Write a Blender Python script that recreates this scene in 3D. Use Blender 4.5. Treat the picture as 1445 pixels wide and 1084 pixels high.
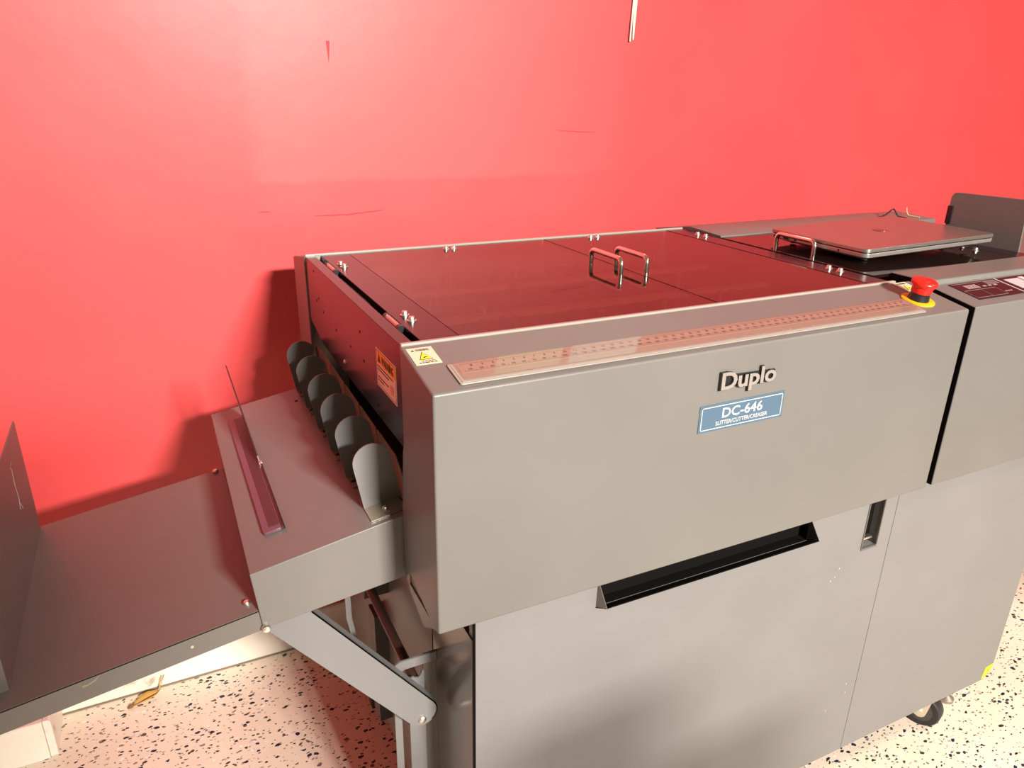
import bpy, math, random
from mathutils import Vector, Matrix
random.seed(7)
scene = bpy.context.scene
for o in list(bpy.data.objects):
    bpy.data.objects.remove(o)
COL = scene.collection

# ------------------------------------------------------------------ camera
cam_data = bpy.data.cameras.new('camera')
cam = bpy.data.objects.new('camera', cam_data)
COL.objects.link(cam)
cam_data.sensor_width = 36.0
cam_data.lens = 1046.85 / 1445 * 36.0
cam_data.clip_start = 0.02
yaw, pitch, roll = 0.457606, 0.372038, 0.0171115
fwd = Vector((math.sin(yaw) * math.cos(pitch), math.cos(yaw) * math.cos(pitch), -math.sin(pitch)))
r0 = Vector((math.cos(yaw), -math.sin(yaw), 0))
u0 = r0.cross(fwd)
rgt = math.cos(roll) * r0 + math.sin(roll) * u0
upv = -math.sin(roll) * r0 + math.cos(roll) * u0
cm = Matrix((rgt, upv, -fwd)).transposed().to_4x4()
cm.translation = (-0.23205, -0.65, 1.28)
cam.matrix_world = cm
scene.camera = cam

# ------------------------------------------------------------------ light
scene.view_settings.view_transform = 'Standard'
scene.view_settings.look = 'None'
scene.view_settings.gamma = 1.0
scene.view_settings.use_curve_mapping = False
scene.view_settings.exposure = 0.0
world = bpy.data.worlds.new('room_ambience')
world.use_nodes = True
scene.world = world
world.node_tree.nodes['Background'].inputs[0].default_value = (1.0, 0.73, 0.50, 1)
world.node_tree.nodes['Background'].inputs[1].default_value = 0.235

def area(name, loc, target, sx, sy, power, color, spread=180):
    d = bpy.data.lights.new(name, 'AREA')
    d.shape = 'RECTANGLE'
    d.size, d.size_y, d.energy, d.color = sx, sy, power, color
    d.spread = math.radians(spread)
    o = bpy.data.objects.new(name, d)
    COL.objects.link(o)
    o.location = loc
    z = (Vector(loc) - Vector(target)).normalized()
    x = Vector((1, 0, 0))
    y = z.cross(x).normalized()
    x = y.cross(z)
    m = Matrix((x, y, z)).transposed().to_4x4()
    m.translation = loc
    o.matrix_world = m
    return o
area('ceiling_tube_light', (0.58, -3.4, 2.46), (0.0, 0.7, 1.0), 0.62, 0.16, 205, (1.0, 0.93, 0.84), 125)
area('floor_fill_light_right', (2.6, -1.0, 2.6), (2.0, -0.4, 0.0), 1.2, 0.3, 15, (1.0, 0.86, 0.68), 90)  # added fill that brightens the floor at the right, no known fixture

# ------------------------------------------------------------------ materials
def mat(name, base, rough=0.5, metal=0.0, spec=0.5, bump=0.0, bscale=400, coat=0.0):
    m = bpy.data.materials.new(name)
    m.use_nodes = True
    b = m.node_tree.nodes['Principled BSDF']
    b.inputs['Base Color'].default_value = (*base, 1)
    b.inputs['Roughness'].default_value = rough
    b.inputs['Metallic'].default_value = metal
    b.inputs['Specular IOR Level'].default_value = spec
    b.inputs['Coat Weight'].default_value = coat
    if bump:
        nt = m.node_tree
        tc = nt.nodes.new('ShaderNodeTexCoord')
        n = nt.nodes.new('ShaderNodeTexNoise')
        n.inputs['Scale'].default_value = bscale
        n.inputs['Detail'].default_value = 3
        bp = nt.nodes.new('ShaderNodeBump')
        bp.inputs['Strength'].default_value = bump
        bp.inputs['Distance'].default_value = 0.002
        nt.links.new(tc.outputs['Object'], n.inputs['Vector'])
        nt.links.new(n.outputs['Fac'], bp.inputs['Height'])
        nt.links.new(bp.outputs['Normal'], b.inputs['Normal'])
    return m

def ramp(nt, fac, stops):
    r = nt.nodes.new('ShaderNodeValToRGB')
    e = r.color_ramp.elements
    while len(e) < len(stops):
        e.new(0.5)
    for k, (p, c) in enumerate(stops):
        e[k].position = p
        e[k].color = (*c, 1) if len(c) == 3 else c
    nt.links.new(fac, r.inputs['Fac'])
    return r.outputs['Color']

def mixc(nt, a, b, fac, mode='MIX'):
    n = nt.nodes.new('ShaderNodeMix')
    n.data_type = 'RGBA'
    n.blend_type = mode
    for sock, v in (('Factor', fac), ('A', a), ('B', b)):
        s = [i for i in n.inputs if i.name == sock and (i.type == 'RGBA' if sock != 'Factor' else i.type == 'VALUE')][0]
        if hasattr(v, 'is_linked'):
            nt.links.new(v, s)
        else:
            s.default_value = v if sock == 'Factor' else (*v, 1)
    return [x for x in n.outputs if x.type == 'RGBA'][0]

def math_node(nt, op, a, b=0.0):
    n = nt.nodes.new('ShaderNodeMath')
    n.operation = op
    for k, v in enumerate((a, b)):
        if hasattr(v, 'is_linked'):
            nt.links.new(v, n.inputs[k])
        else:
            n.inputs[k].default_value = v
    return n.outputs[0]

def paint(name, base, rough=0.38, worn=0.0, spec=0.5):
    m = mat(name, base, rough, spec=spec, bump=0.06, bscale=900)
    nt = m.node_tree
    b = nt.nodes['Principled BSDF']
    tc = nt.nodes.new('ShaderNodeTexCoord')
    n = nt.nodes.new('ShaderNodeTexNoise')
    n.inputs['Scale'].default_value = 6
    n.inputs['Detail'].default_value = 5
    nt.links.new(tc.outputs['Object'], n.inputs['Vector'])
    c = ramp(nt, n.outputs['Fac'], [(0.3, tuple(x * 0.95 for x in base)), (0.7, tuple(min(1, x * 1.05) for x in base))])
    v = nt.nodes.new('ShaderNodeTexVoronoi')
    v.inputs['Scale'].default_value = 14
    nt.links.new(tc.outputs['Object'], v.inputs['Vector'])
    sp = math_node(nt, 'LESS_THAN', v.outputs['Distance'], 0.022)
    sep = nt.nodes.new('ShaderNodeSeparateColor')
    nt.links.new(v.outputs['Color'], sep.inputs[0])
    sp = math_node(nt, 'MULTIPLY', sp, math_node(nt, 'GREATER_THAN', sep.outputs[0], 0.93))
    c = mixc(nt, c, (0.75, 0.7, 0.66), sp)
    nt.links.new(c, b.inputs['Base Color'])
    return m

M = {}
M['gray'] = paint('gray_machine_paint', (0.142, 0.138, 0.130))
M['gray_low'] = paint('light_gray_panel_paint', (0.174, 0.172, 0.174), 0.42)
M['gray_box'] = paint('gray_sheet_paint', (0.150, 0.143, 0.135), 0.34)
M['gray_tray'] = paint('gray_tray_paint', (0.145, 0.132, 0.120), 0.4)
M['satin'] = mat('satin_gray_metal', (0.15, 0.135, 0.122), 0.18, 0.4, bump=0.03, bscale=300)
M['black_gloss'] = mat('black_gloss_paint', (0.012, 0.007, 0.012), 0.22, spec=0.25, bump=0.02, bscale=500)
M['black'] = mat('black_inner_metal', (0.004, 0.0035, 0.0035), 0.7, spec=0.1)
M['black_plastic'] = mat('black_plastic', (0.012, 0.012, 0.013), 0.35)
M['rubber'] = mat('black_rubber', (0.02, 0.02, 0.022), 0.55)
M['chrome'] = mat('chrome', (0.86, 0.83, 0.77), 0.16, 1.0)
M['steel'] = mat('zinc_steel', (0.80, 0.77, 0.70), 0.36, 1.0)
M['silver'] = mat('silver_letter_face', (0.30, 0.275, 0.255), 0.3, 0.25)
M['red'] = mat('red_button_plastic', (0.75, 0.018, 0.012), 0.28)
M['yellow'] = mat('yellow_ring_plastic', (0.72, 0.38, 0.008), 0.4)
M['sticker_yellow'] = mat('yellow_sticker', (0.95, 0.85, 0.02), 0.5)
M['sign_yellow'] = mat('yellow_sign_print', (0.9, 0.75, 0.03), 0.5)
M['orange'] = mat('orange_label_print', (0.95, 0.36, 0.03), 0.5)
M['cream'] = mat('cream_label_paper', (0.62, 0.53, 0.38), 0.5)
M['pink_label'] = mat('label_paper', (0.80, 0.60, 0.48), 0.45)
M['ink'] = mat('black_ink', (0.02, 0.015, 0.015), 0.6)
M['red_ink'] = mat('red_ink', (0.6, 0.05, 0.04), 0.6)
M['blue'] = mat('blue_nameplate', (0.060, 0.115, 0.175), 0.35)
M['white'] = mat('white_print', (0.5, 0.49, 0.46), 0.45)
M['lip'] = mat('light_edge_trim', (0.30, 0.27, 0.24), 0.25)
M['scale'] = mat('ruler_scale_paper', (0.36, 0.27, 0.24), 0.5)
M['membrane'] = mat('dark_membrane', (0.020, 0.008, 0.011), 0.25, spec=0.25)
M['lcd'] = mat('lcd_glass', (0.55, 0.48, 0.50), 0.2)
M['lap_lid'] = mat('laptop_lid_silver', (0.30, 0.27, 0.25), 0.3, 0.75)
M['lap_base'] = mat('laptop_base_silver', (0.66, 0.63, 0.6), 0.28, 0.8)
M['lap_logo'] = mat('laptop_logo_mirror', (0.22, 0.12, 0.12), 0.3, 0.6)
M['guide'] = mat('brown_guide_metal', (0.30, 0.26, 0.19), 0.45, 0.1)
M['foot_metal'] = mat('yellowed_zinc', (0.42, 0.36, 0.29), 0.25, 0.75)
M['rod'] = mat('dark_bronze_rod', (0.06, 0.032, 0.022), 0.45, 0.0)
M['dark_leg'] = mat('dark_leg_paint', (0.045, 0.035, 0.03), 0.5)
M['tint'] = mat('purple_tinted_plastic', (0.125, 0.062, 0.088), 0.22)
M['tint_dark'] = mat('dark_tinted_strip', (0.055, 0.022, 0.024), 0.4)
M['roller'] = mat('dark_roller', (0.05, 0.035, 0.03), 0.45, 0.2)
M['paper'] = mat('white_paper', (0.88, 0.86, 0.84), 0.6)
M['cream_paper'] = mat('cream_paper', (0.80, 0.66, 0.42), 0.6)
M['tie'] = mat('white_nylon', (0.60, 0.55, 0.47), 0.4)
M['tan'] = mat('tan_cord', (0.62, 0.36, 0.2), 0.6)
M['leaf'] = mat('dry_leaf', (0.52, 0.30, 0.07), 0.7)
M['leaf_dark'] = mat('dry_leaf_tip', (0.20, 0.10, 0.04), 0.7)
M['card'] = mat('brown_cardboard', (0.34, 0.22, 0.12), 0.8, bump=0.1, bscale=60)

def acrylic(name, trans, tint, base):
    m = bpy.data.materials.new(name)
    m.use_nodes = True
    nt = m.node_tree
    b = nt.nodes['Principled BSDF']
    b.inputs['Base Color'].default_value = (*base, 1)
    b.inputs['Roughness'].default_value = 0.05
    b.inputs['Specular IOR Level'].default_value = 0.42
    t = nt.nodes.new('ShaderNodeBsdfTransparent')
    t.inputs['Color'].default_value = (*tint, 1)
    g = nt.nodes.new('ShaderNodeBsdfGlossy')
    g.inputs['Roughness'].default_value = 0.04
    f = nt.nodes.new('ShaderNodeFresnel')
    f.inputs['IOR'].default_value = 1.45
    geo = nt.nodes.new('ShaderNodeNewGeometry')
    front = math_node(nt, 'SUBTRACT', 1.0, geo.outputs['Backfacing'])
    inner = nt.nodes.new('ShaderNodeMixShader')
    nt.links.new(math_node(nt, 'MULTIPLY', f.outputs[0], front), inner.inputs[0])
    nt.links.new(t.outputs[0], inner.inputs[1])
    nt.links.new(g.outputs[0], inner.inputs[2])
    mx = nt.nodes.new('ShaderNodeMixShader')
    mx.inputs[0].default_value = trans
    nt.links.new(b.outputs[0], mx.inputs[1])
    nt.links.new(inner.outputs[0], mx.inputs[2])
    out = [n for n in nt.nodes if n.type == 'OUTPUT_MATERIAL'][0]
    nt.links.new(mx.outputs[0], out.inputs['Surface'])
    return m
M['smoked'] = acrylic('smoked_acrylic', 0.80, (0.66, 0.48, 0.42), (0.045, 0.022, 0.018))
M['clear'] = acrylic('clear_acrylic', 0.94, (0.94, 0.90, 0.87), (0.5, 0.42, 0.38))

def wall_material():
    m = mat('red_wall_paint', (0.72, 0.06, 0.07), 0.42, spec=0.35)
    nt = m.node_tree
    b = nt.nodes['Principled BSDF']
    tc = nt.nodes.new('ShaderNodeTexCoord')
    n = nt.nodes.new('ShaderNodeTexNoise')
    n.inputs['Scale'].default_value = 1.6
    n.inputs['Detail'].default_value = 6
    n.inputs['Roughness'].default_value = 0.6
    nt.links.new(tc.outputs['Object'], n.inputs['Vector'])
    c = ramp(nt, n.outputs['Fac'], [(0.3, (0.66, 0.062, 0.068)), (0.7, (0.74, 0.078, 0.082))])
    # scattered small scuffs, elongated in height
    mp = nt.nodes.new('ShaderNodeMapping')
    mp.inputs['Scale'].default_value = (11, 11, 5)
    nt.links.new(tc.outputs['Object'], mp.inputs['Vector'])
    v = nt.nodes.new('ShaderNodeTexVoronoi')
    v.inputs['Scale'].default_value = 1.0
    nt.links.new(mp.outputs[0], v.inputs['Vector'])
    sep = nt.nodes.new('ShaderNodeSeparateColor')
    nt.links.new(v.outputs['Color'], sep.inputs[0])
    s = math_node(nt, 'MULTIPLY', math_node(nt, 'LESS_THAN', v.outputs['Distance'], 0.055), math_node(nt, 'GREATER_THAN', sep.outputs[0], 0.87))
    c = mixc(nt, c, (0.56, 0.04, 0.05), math_node(nt, 'MULTIPLY', s, 0.6))
    # filled and repainted patch, a little lighter, with a soft lower edge
    sx = nt.nodes.new('ShaderNodeSeparateXYZ')
    nt.links.new(tc.outputs['Object'], sx.inputs[0])
    wob = math_node(nt, 'MULTIPLY', math_node(nt, 'SUBTRACT', n.outputs['Fac'], 0.5), 0.06)
    def step(sock, a, b_):
        r = nt.nodes.new('ShaderNodeMapRange')
        r.interpolation_type = 'SMOOTHSTEP'
        nt.links.new(math_node(nt, 'ADD', sock, wob), r.inputs['Value'])
        r.inputs['From Min'].default_value = a
        r.inputs['From Max'].default_value = b_
        return r.outputs['Result']
    pm = math_node(nt, 'MULTIPLY', step(sx.outputs['Z'], 1.105, 1.118), math_node(nt, 'MULTIPLY', step(sx.outputs['X'], -0.05, 0.0), step(sx.outputs['X'], 0.95, 0.45)))
    c = mixc(nt, c, (0.78, 0.105, 0.105), math_node(nt, 'MULTIPLY', pm, 0.6))
    nt.links.new(c, b.inputs['Base Color'])
    n2 = nt.nodes.new('ShaderNodeTexNoise')
    n2.inputs['Scale'].default_value = 7
    n2.inputs['Detail'].default_value = 4
    nt.links.new(tc.outputs['Object'], n2.inputs['Vector'])
    bp = nt.nodes.new('ShaderNodeBump')
    bp.inputs['Strength'].default_value = 0.12
    bp.inputs['Distance'].default_value = 0.01
    nt.links.new(n2.outputs['Fac'], bp.inputs['Height'])
    nt.links.new(bp.outputs['Normal'], b.inputs['Normal'])
    return m
M['wall'] = wall_material()
M['crack'] = mat('wall_crack_red', (0.36, 0.025, 0.03), 0.7)

def floor_material():
    m = mat('flake_floor', (0.8, 0.72, 0.62), 0.45, spec=0.3)
    nt = m.node_tree
    b = nt.nodes['Principled BSDF']
    tc = nt.nodes.new('ShaderNodeTexCoord')
    nz = nt.nodes.new('ShaderNodeTexNoise')
    nz.inputs['Scale'].default_value = 70
    nt.links.new(tc.outputs['Object'], nz.inputs['Vector'])
    warp = nt.nodes.new('ShaderNodeVectorMath')
    warp.operation = 'MULTIPLY_ADD'
    nt.links.new(nz.outputs['Color'], warp.inputs[0])
    warp.inputs[1].default_value = (0.012, 0.012, 0)
    nt.links.new(tc.outputs['Object'], warp.inputs[2])
    big = nt.nodes.new('ShaderNodeTexNoise')
    big.inputs['Scale'].default_value = 3
    big.inputs['Detail'].default_value = 4
    nt.links.new(tc.outputs['Object'], big.inputs['Vector'])
    c = ramp(nt, big.outputs['Fac'], [(0.3, (0.76, 0.64, 0.52)), (0.7, (0.86, 0.74, 0.61))])
    for rot, sc, thr, keep, stops in (
            (0.4, 58, 0.30, 0.66, [(0.0, (0.012, 0.012, 0.02)), (0.4, (0.015, 0.025, 0.075)), (0.75, (0.05, 0.04, 0.035)), (1.0, (0.3, 0.26, 0.24))]),
            (1.3, 95, 0.30, 0.70, [(0.0, (0.01, 0.01, 0.015)), (0.5, (0.08, 0.06, 0.05)), (1.0, (0.42, 0.34, 0.28))]),
            (2.2, 60, 0.24, 0.80, [(0.0, (0.95, 0.92, 0.88)), (1.0, (0.42, 0.36, 0.32))])):
        mp = nt.nodes.new('ShaderNodeMapping')
        mp.inputs['Rotation'].default_value = (0, 0, rot)
        mp.inputs['Scale'].default_value = (sc, sc * 1.7, sc)
        nt.links.new(warp.outputs[0], mp.inputs['Vector'])
        v = nt.nodes.new('ShaderNodeTexVoronoi')
        v.inputs['Scale'].default_value = 1.0
        v.voronoi_dimensions = '2D'
        nt.links.new(mp.outputs[0], v.inputs['Vector'])
        sep = nt.nodes.new('ShaderNodeSeparateColor')
        nt.links.new(v.outputs['Color'], sep.inputs[0])
        size = math_node(nt, 'MULTIPLY', sep.outputs[2], thr)
        k = math_node(nt, 'MULTIPLY', math_node(nt, 'LESS_THAN', v.outputs['Distance'], math_node(nt, 'ADD', size, 0.05)),
                      math_node(nt, 'GREATER_THAN', sep.outputs[0], keep))
        c = mixc(nt, c, ramp(nt, sep.outputs[1], stops), k)
    nt.links.new(c, b.inputs['Base Color'])
    return m
M['floor'] = floor_material()

def baseboard_material():
    m = mat('white_baseboard_paint', (0.84, 0.79, 0.68), 0.45)
    nt = m.node_tree
    b = nt.nodes['Principled BSDF']
    tc = nt.nodes.new('ShaderNodeTexCoord')
    n = nt.nodes.new('ShaderNodeTexNoise')
    n.inputs['Scale'].default_value = 22
    n.inputs['Detail'].default_value = 6
    nt.links.new(tc.outputs['Object'], n.inputs['Vector'])
    c = ramp(nt, n.outputs['Fac'], [(0.28, (0.5, 0.42, 0.32)), (0.36, (0.82, 0.77, 0.67)), (1.0, (0.88, 0.83, 0.74))])
    nt.links.new(c, b.inputs['Base Color'])
    return m
M['baseboard'] = baseboard_material()

# ------------------------------------------------------------------ mesh helpers
class MB:
    def __init__(self):
        self.v, self.f = [], []
    def add(self, vs, fs):
        n = len(self.v)
        self.v += [Vector(p) for p in vs]
        self.f += [[i + n for i in f] for f in fs]
        return self
    def box(self, x0, x1, y0, y1, z0, z1):
        return self.add([(x0, y0, z0), (x1, y0, z0), (x1, y1, z0), (x0, y1, z0), (x0, y0, z1), (x1, y0, z1), (x1, y1, z1), (x0, y1, z1)],
                        [(0, 3, 2, 1), (4, 5, 6, 7), (0, 1, 5, 4), (1, 2, 6, 5), (2, 3, 7, 6), (3, 0, 4, 7)])
    def prism(self, poly, axis, a0, a1):
        # poly in the two other axes, in order: x -> (y,z), y -> (x,z), z -> (x,y)
        def P(p, a):
            return {'x': (a, p[0], p[1]), 'y': (p[0], a, p[1]), 'z': (p[0], p[1], a)}[axis]
        n = len(poly)
        vs = [P(p, a0) for p in poly] + [P(p, a1) for p in poly]
        fs = [list(range(n))[::-1], list(range(n, 2 * n))] + [(i, (i + 1) % n, n + (i + 1) % n, n + i) for i in range(n)]
        return self.add(vs, fs)
    def lathe(self, prof, c=(0, 0, 0), axis=(0, 0, 1), n=24):
        # prof: (radius, height) from bottom to top, closed with caps
        ax = Vector(axis).normalized()
        t = Vector((1, 0, 0)) if abs(ax.x) < 0.9 else Vector((0, 1, 0))
        e1 = ax.cross(t).normalized()
        e2 = ax.cross(e1)
        c = Vector(c)
        vs, fs = [], []
        for r, h in prof:
            for k in range(n):
                a = 2 * math.pi * k / n
                vs.append(c + ax * h + (e1 * math.cos(a) + e2 * math.sin(a)) * r)
        for i in range(len(prof) - 1):
            for k in range(n):
                k2 = (k + 1) % n
                fs.append((i * n + k, i * n + k2, (i + 1) * n + k2, (i + 1) * n + k))
        fs.append(list(range(n))[::-1])
        m = (len(prof) - 1) * n
        fs.append([m + k for k in range(n)])
        return self.add(vs, fs)
    def tube(self, pts, r, n=10, closed=False):
        pts = [Vector(p) for p in pts]
        vs, fs = [], []
        prev = None
        for i, p in enumerate(pts):
            a = pts[i - 1] if i else (pts[-1] if closed else p)
            b = pts[(i + 1) % len(pts)] if (i + 1 < len(pts) or closed) else p
            d = (b - a).normalized()
            if prev is None:
                t = Vector((0, 0, 1)) if abs(d.z) < 0.9 else Vector((1, 0, 0))
                e1 = d.cross(t).normalized()
            else:
                e1 = (prev - d * prev.dot(d)).normalized()
            prev = e1
            e2 = d.cross(e1)
            rr = r[i] if isinstance(r, (list, tuple)) else r
            for k in range(n):
                q = 2 * math.pi * k / n
                vs.append(p + (e1 * math.cos(q) + e2 * math.sin(q)) * rr)
        m = len(pts)
        for i in range(m if closed else m - 1):
            j = (i + 1) % m
            for k in range(n):
                k2 = (k + 1) % n
                fs.append((i * n + k, i * n + k2, j * n + k2, j * n + k))
        if not closed:
            fs += [list(range(n))[::-1], [(m - 1) * n + k for k in range(n)]]
        return self.add(vs, fs)
    def map(self, fn):
        self.v = [Vector(fn(p)) for p in self.v]
        return self

ORG = {}
def fix_normals(me):
    import bmesh
    bm = bmesh.new()
    bm.from_mesh(me)
    bmesh.ops.recalc_face_normals(bm, faces=bm.faces)
    bm.to_mesh(me)
    bm.free()

def obj(name, mb, material, parent=None, bevel=0.0, seg=2, smooth=False, loc=None, recalc=True):
    """loc: keep the mesh about its own origin there; otherwise vertices are in world space."""
    po = ORG.get(parent.name, Vector((0, 0, 0))) if parent else Vector((0, 0, 0))
    if loc is None:
        vs = [v - po for v in mb.v]
        L = Vector((0, 0, 0))
        o_world = po
    else:
        vs = mb.v
        L = Vector(loc) - po
        o_world = Vector(loc)
    me = bpy.data.meshes.new(name)
    me.from_pydata([tuple(v) for v in vs], [], mb.f)
    if recalc:
        fix_normals(me)
    me.materials.append(material)
    if smooth:
        me.polygons.foreach_set('use_smooth', [True] * len(me.polygons))
    me.update()
    o = bpy.data.objects.new(name, me)
    COL.objects.link(o)
    o.parent = parent
    o.location = L
    ORG[o.name] = o_world
    if bevel:
        b = o.modifiers.new('bevel', 'BEVEL')
        b.width = bevel
        b.segments = seg
        b.limit_method = 'ANGLE'
        b.angle_limit = math.radians(35)
        me.polygons.foreach_set('use_smooth', [True] * len(me.polygons))
        b.harden_normals = True
    elif smooth:
        try:
            me.set_sharp_from_angle(angle=math.radians(38))
        except Exception:
            pass
    return o

def dup(o, loc, parent):
    c = o.copy()
    COL.objects.link(c)
    c.parent = parent
    c.location = Vector(loc) - ORG.get(parent.name, Vector((0, 0, 0)))
    ORG[c.name] = Vector(loc)
    return c

def thing(name, label, cat, loc=(0, 0, 0), group=None):
    o = bpy.data.objects.new(name, None)
    COL.objects.link(o)
    o.location = loc
    o.empty_display_size = 0.05
    ORG[o.name] = Vector(loc)
    tag(o, label, cat, group)
    return o
def tag(o, label, cat, group=None):
    o['label'] = label
    o['category'] = cat
    if group:
        o['group'] = group
    return o
def struct(o):
    o['kind'] = 'structure'
    return o

def rrect(x0, x1, y0, y1, r, n=5):
    p = []
    for cx, cy, a0 in ((x1 - r, y0 + r, -90), (x1 - r, y1 - r, 0), (x0 + r, y1 - r, 90), (x0 + r, y0 + r, 180)):
        for k in range(n + 1):
            a = math.radians(a0 + 90 * k / n)
            p.append((cx + r * math.cos(a), cy + r * math.sin(a)))
    return p

def frame(o, ex, ey, en=None):
    ex, ey = Vector(ex).normalized(), Vector(ey).normalized()
    en = ex.cross(ey) if en is None else Vector(en)
    o = Vector(o)
    return lambda p: o + ex * p[0] + ey * p[1] + en * p[2]

_text_cache = {}
def text_mb(s, w, h, fr, depth=0.0004, bold=0.0, base=0.0, shear=0.0):
    """lettering s fitted to width w and cap height h, lower left at the origin of frame fr"""
    cu = bpy.data.curves.new('lettering', 'FONT')
    cu.body = s
    cu.extrude = 0.5
    cu.offset = bold
    cu.shear = shear
    cu.resolution_u = 3
    t = bpy.data.objects.new('lettering', cu)
    COL.objects.link(t)
    dg = bpy.context.evaluated_depsgraph_get()
    me = t.evaluated_get(dg).to_mesh()
    vs = [v.co.copy() for v in me.vertices]
    fs = [list(p.vertices) for p in me.polygons]
    t.evaluated_get(dg).to_mesh_clear()
    bpy.data.objects.remove(t)
    bpy.data.curves.remove(cu)
    x0, x1 = min(v.x for v in vs), max(v.x for v in vs)
    cap = 0.73 if 'D' in s or s.isupper() or any(ch.isdigit() for ch in s) else 0.73
    mb = MB()
    mb.add([fr(((v.x - x0) / (x1 - x0) * w, v.y / cap * h, base + (v.z + 0.5) * depth)) for v in vs], fs)
    return mb

def lines_mb(rows, fr, t=0.0002, base=0.0):
    """rows of small print: (x0, x1, y0, y1) broken into short words"""
    mb = MB()
    rnd = random.Random(3)
    for x0, x1, y0, y1 in rows:
        x = x0
        while x < x1 - 1e-5:
            wd = min(x1 - x, (y1 - y0) * rnd.uniform(1.5, 4.0))
            mb.box(x, x + wd, y0, y1, base, base + t)
            x += wd + (y1 - y0) * 0.6
    mb.map(fr)
    return mb

# screw meshes shared by every screw
def screw_mb():
    return MB().lathe([(0.0062, 0), (0.0062, 0.0012), (0.0042, 0.0013), (0.0042, 0.0042), (0.0034, 0.0056), (0.0012, 0.006)], n=14)
def small_screw_mb():
    return MB().lathe([(0.0034, 0), (0.0034, 0.0012), (0.0026, 0.0022), (0.001, 0.0026)], n=12)

# ================================================================== THE SETTING
struct(obj('floor', MB().box(-4, 5, -5, 1.0, -0.05, 0), M['floor']))
wall = struct(obj('wall_back', MB().box(-0.57, 5, 0.905, 1.0, 0, 2.75), M['wall']))
struct(obj('wall_left', MB().box(-4, -0.567, 0.79, 1.0, 0, 2.75), M['wall']))
struct(obj('baseboard_back', MB().prism([(0.905, 0), (0.893, 0), (0.893, 0.086), (0.897, 0.092), (0.905, 0.092)], 'x', -0.553, 5), M['baseboard']))
struct(obj('baseboard_left', MB().prism([(0.79, 0), (0.775, 0), (0.775, 0.088), (0.779, 0.092), (0.79, 0.092)], 'x', -4, -0.5675), M['baseboard'], bevel=0.001))
rb = MB().prism([(-0.567, 0), (-0.553, 0), (-0.553, 0.086), (-0.557, 0.0915), (-0.567, 0.0915)], 'y', 0.7795, 0.893)
struct(obj('baseboard_return', rb, M['baseboard'], bevel=0.001))
# thin dark brown strip where the baseboard meets the floor
struct(obj('trim_1', MB().box(-0.553, 5, 0.8905, 0.893, 0.0, 0.004), mat('brown_strip', (0.22, 0.17, 0.12), 0.8)))

# cracks and chips in the wall paint (raised flakes along the wall face)
def crack(pts, w):
    mb = MB()
    n = len(pts)
    for i, (x, z) in enumerate(pts):
        k = w * (0.35 + 0.65 * math.sin(math.pi * (i + 0.4) / n))
        mb.v += [Vector((x, 0.9042, z + k)), Vector((x, 0.9042, z - k)), Vector((x, 0.9051, z - k)), Vector((x, 0.9051, z + k))]
    for i in range(n - 1):
        a, b = 4 * i, 4 * i + 4
        mb.f += [(a, a + 1, b + 1, b), (a + 1, a + 2, b + 2, b + 1), (a + 3, a, b, b + 3)]
    mb.f += [(0, 1, 2, 3), (4 * n - 4, 4 * n - 3, 4 * n - 2, 4 * n - 1)]
    return mb
rnd = random.Random(5)
def crack_line(x0, z0, x1, z1, sag, w, n=14):
    pts = []
    for i in range(n):
        t = i / (n - 1)
        pts.append((x0 + (x1 - x0) * t, z0 + (z1 - z0) * t - sag * math.sin(math.pi * t) + rnd.uniform(-1, 1) * w * 0.7))
    return crack(pts, w)
obj('paint_crack', crack_line(0.080, 1.0425, 0.2216, 1.0485, 0.003, 0.0011), M['crack'], wall)
obj('paint_crack', crack_line(0.6347, 1.2074, 0.7386, 1.2023, 0.002, 0.0008), M['crack'], wall)
obj('paint_crack', crack_line(-0.03, 1.056, -0.008, 1.055, 0, 0.0007, 5), M['crack'], wall)
chip = MB().prism([(0.1255, 1.370), (0.1325, 1.370), (0.131, 1.352), (0.1285, 1.331), (0.127, 1.352)], 'y', 0.9042, 0.9052)
obj('paint_chip', chip, mat('chipped_paint', (0.50, 0.03, 0.04), 0.7), wall)

# ================================================================== THE MACHINE
mc = thing('finishing_machine', 'long gray slitter cutter machine with smoked covers and a red stop button', 'machine', (0.4, 0.37, 0))

# --- front hood: sloping top, vertical front, thin side cheek with a cut corner
YB, ZF, ZB, ZL = 0.106, 0.9985, 1.018, 0.7015
hood = MB().prism([(0, ZL), (0, ZF), (YB, ZB), (YB, ZL + 0.02), (0.03, ZL)], 'x', 0.0, 0.8318)
front_hood = obj('front_hood', hood, M['gray'], mc, bevel=0.003, seg=3)
cheek = MB().prism([(0.004, ZL + 0.002), (0.03, ZL - 0.012), (0.056, 0.672), (0.072, 0.678), (0.104, 0.690), (0.1225, 0.708), (0.1235, 0.795), (0.112, 0.885), (0.1055, 0.90), (0.1055, ZL), (0.03, ZL)], 'x', 0.0012, 0.004)
obj('hood_cheek', cheek, M['gray'], front_hood)
# bright rim along the rear edge of the hood
obj('hood_rim', MB().box(0.002, 0.802, YB - 0.0005, YB + 0.0058, ZB - 0.012, ZB + 0.0020), M['lip'], front_hood, bevel=0.0014)

slope = math.atan2(ZB - ZF, YB)
def on_hood(x, y, z=0):          # x along, y measured up the slope from the front edge
    return Vector((x, y * math.cos(slope) - z * math.sin(slope), ZF + y * math.sin(slope) + z * math.cos(slope)))
HF = lambda x, y, z=0: (lambda p: on_hood(x + p[0], y + p[1], z + p[2]))

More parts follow.
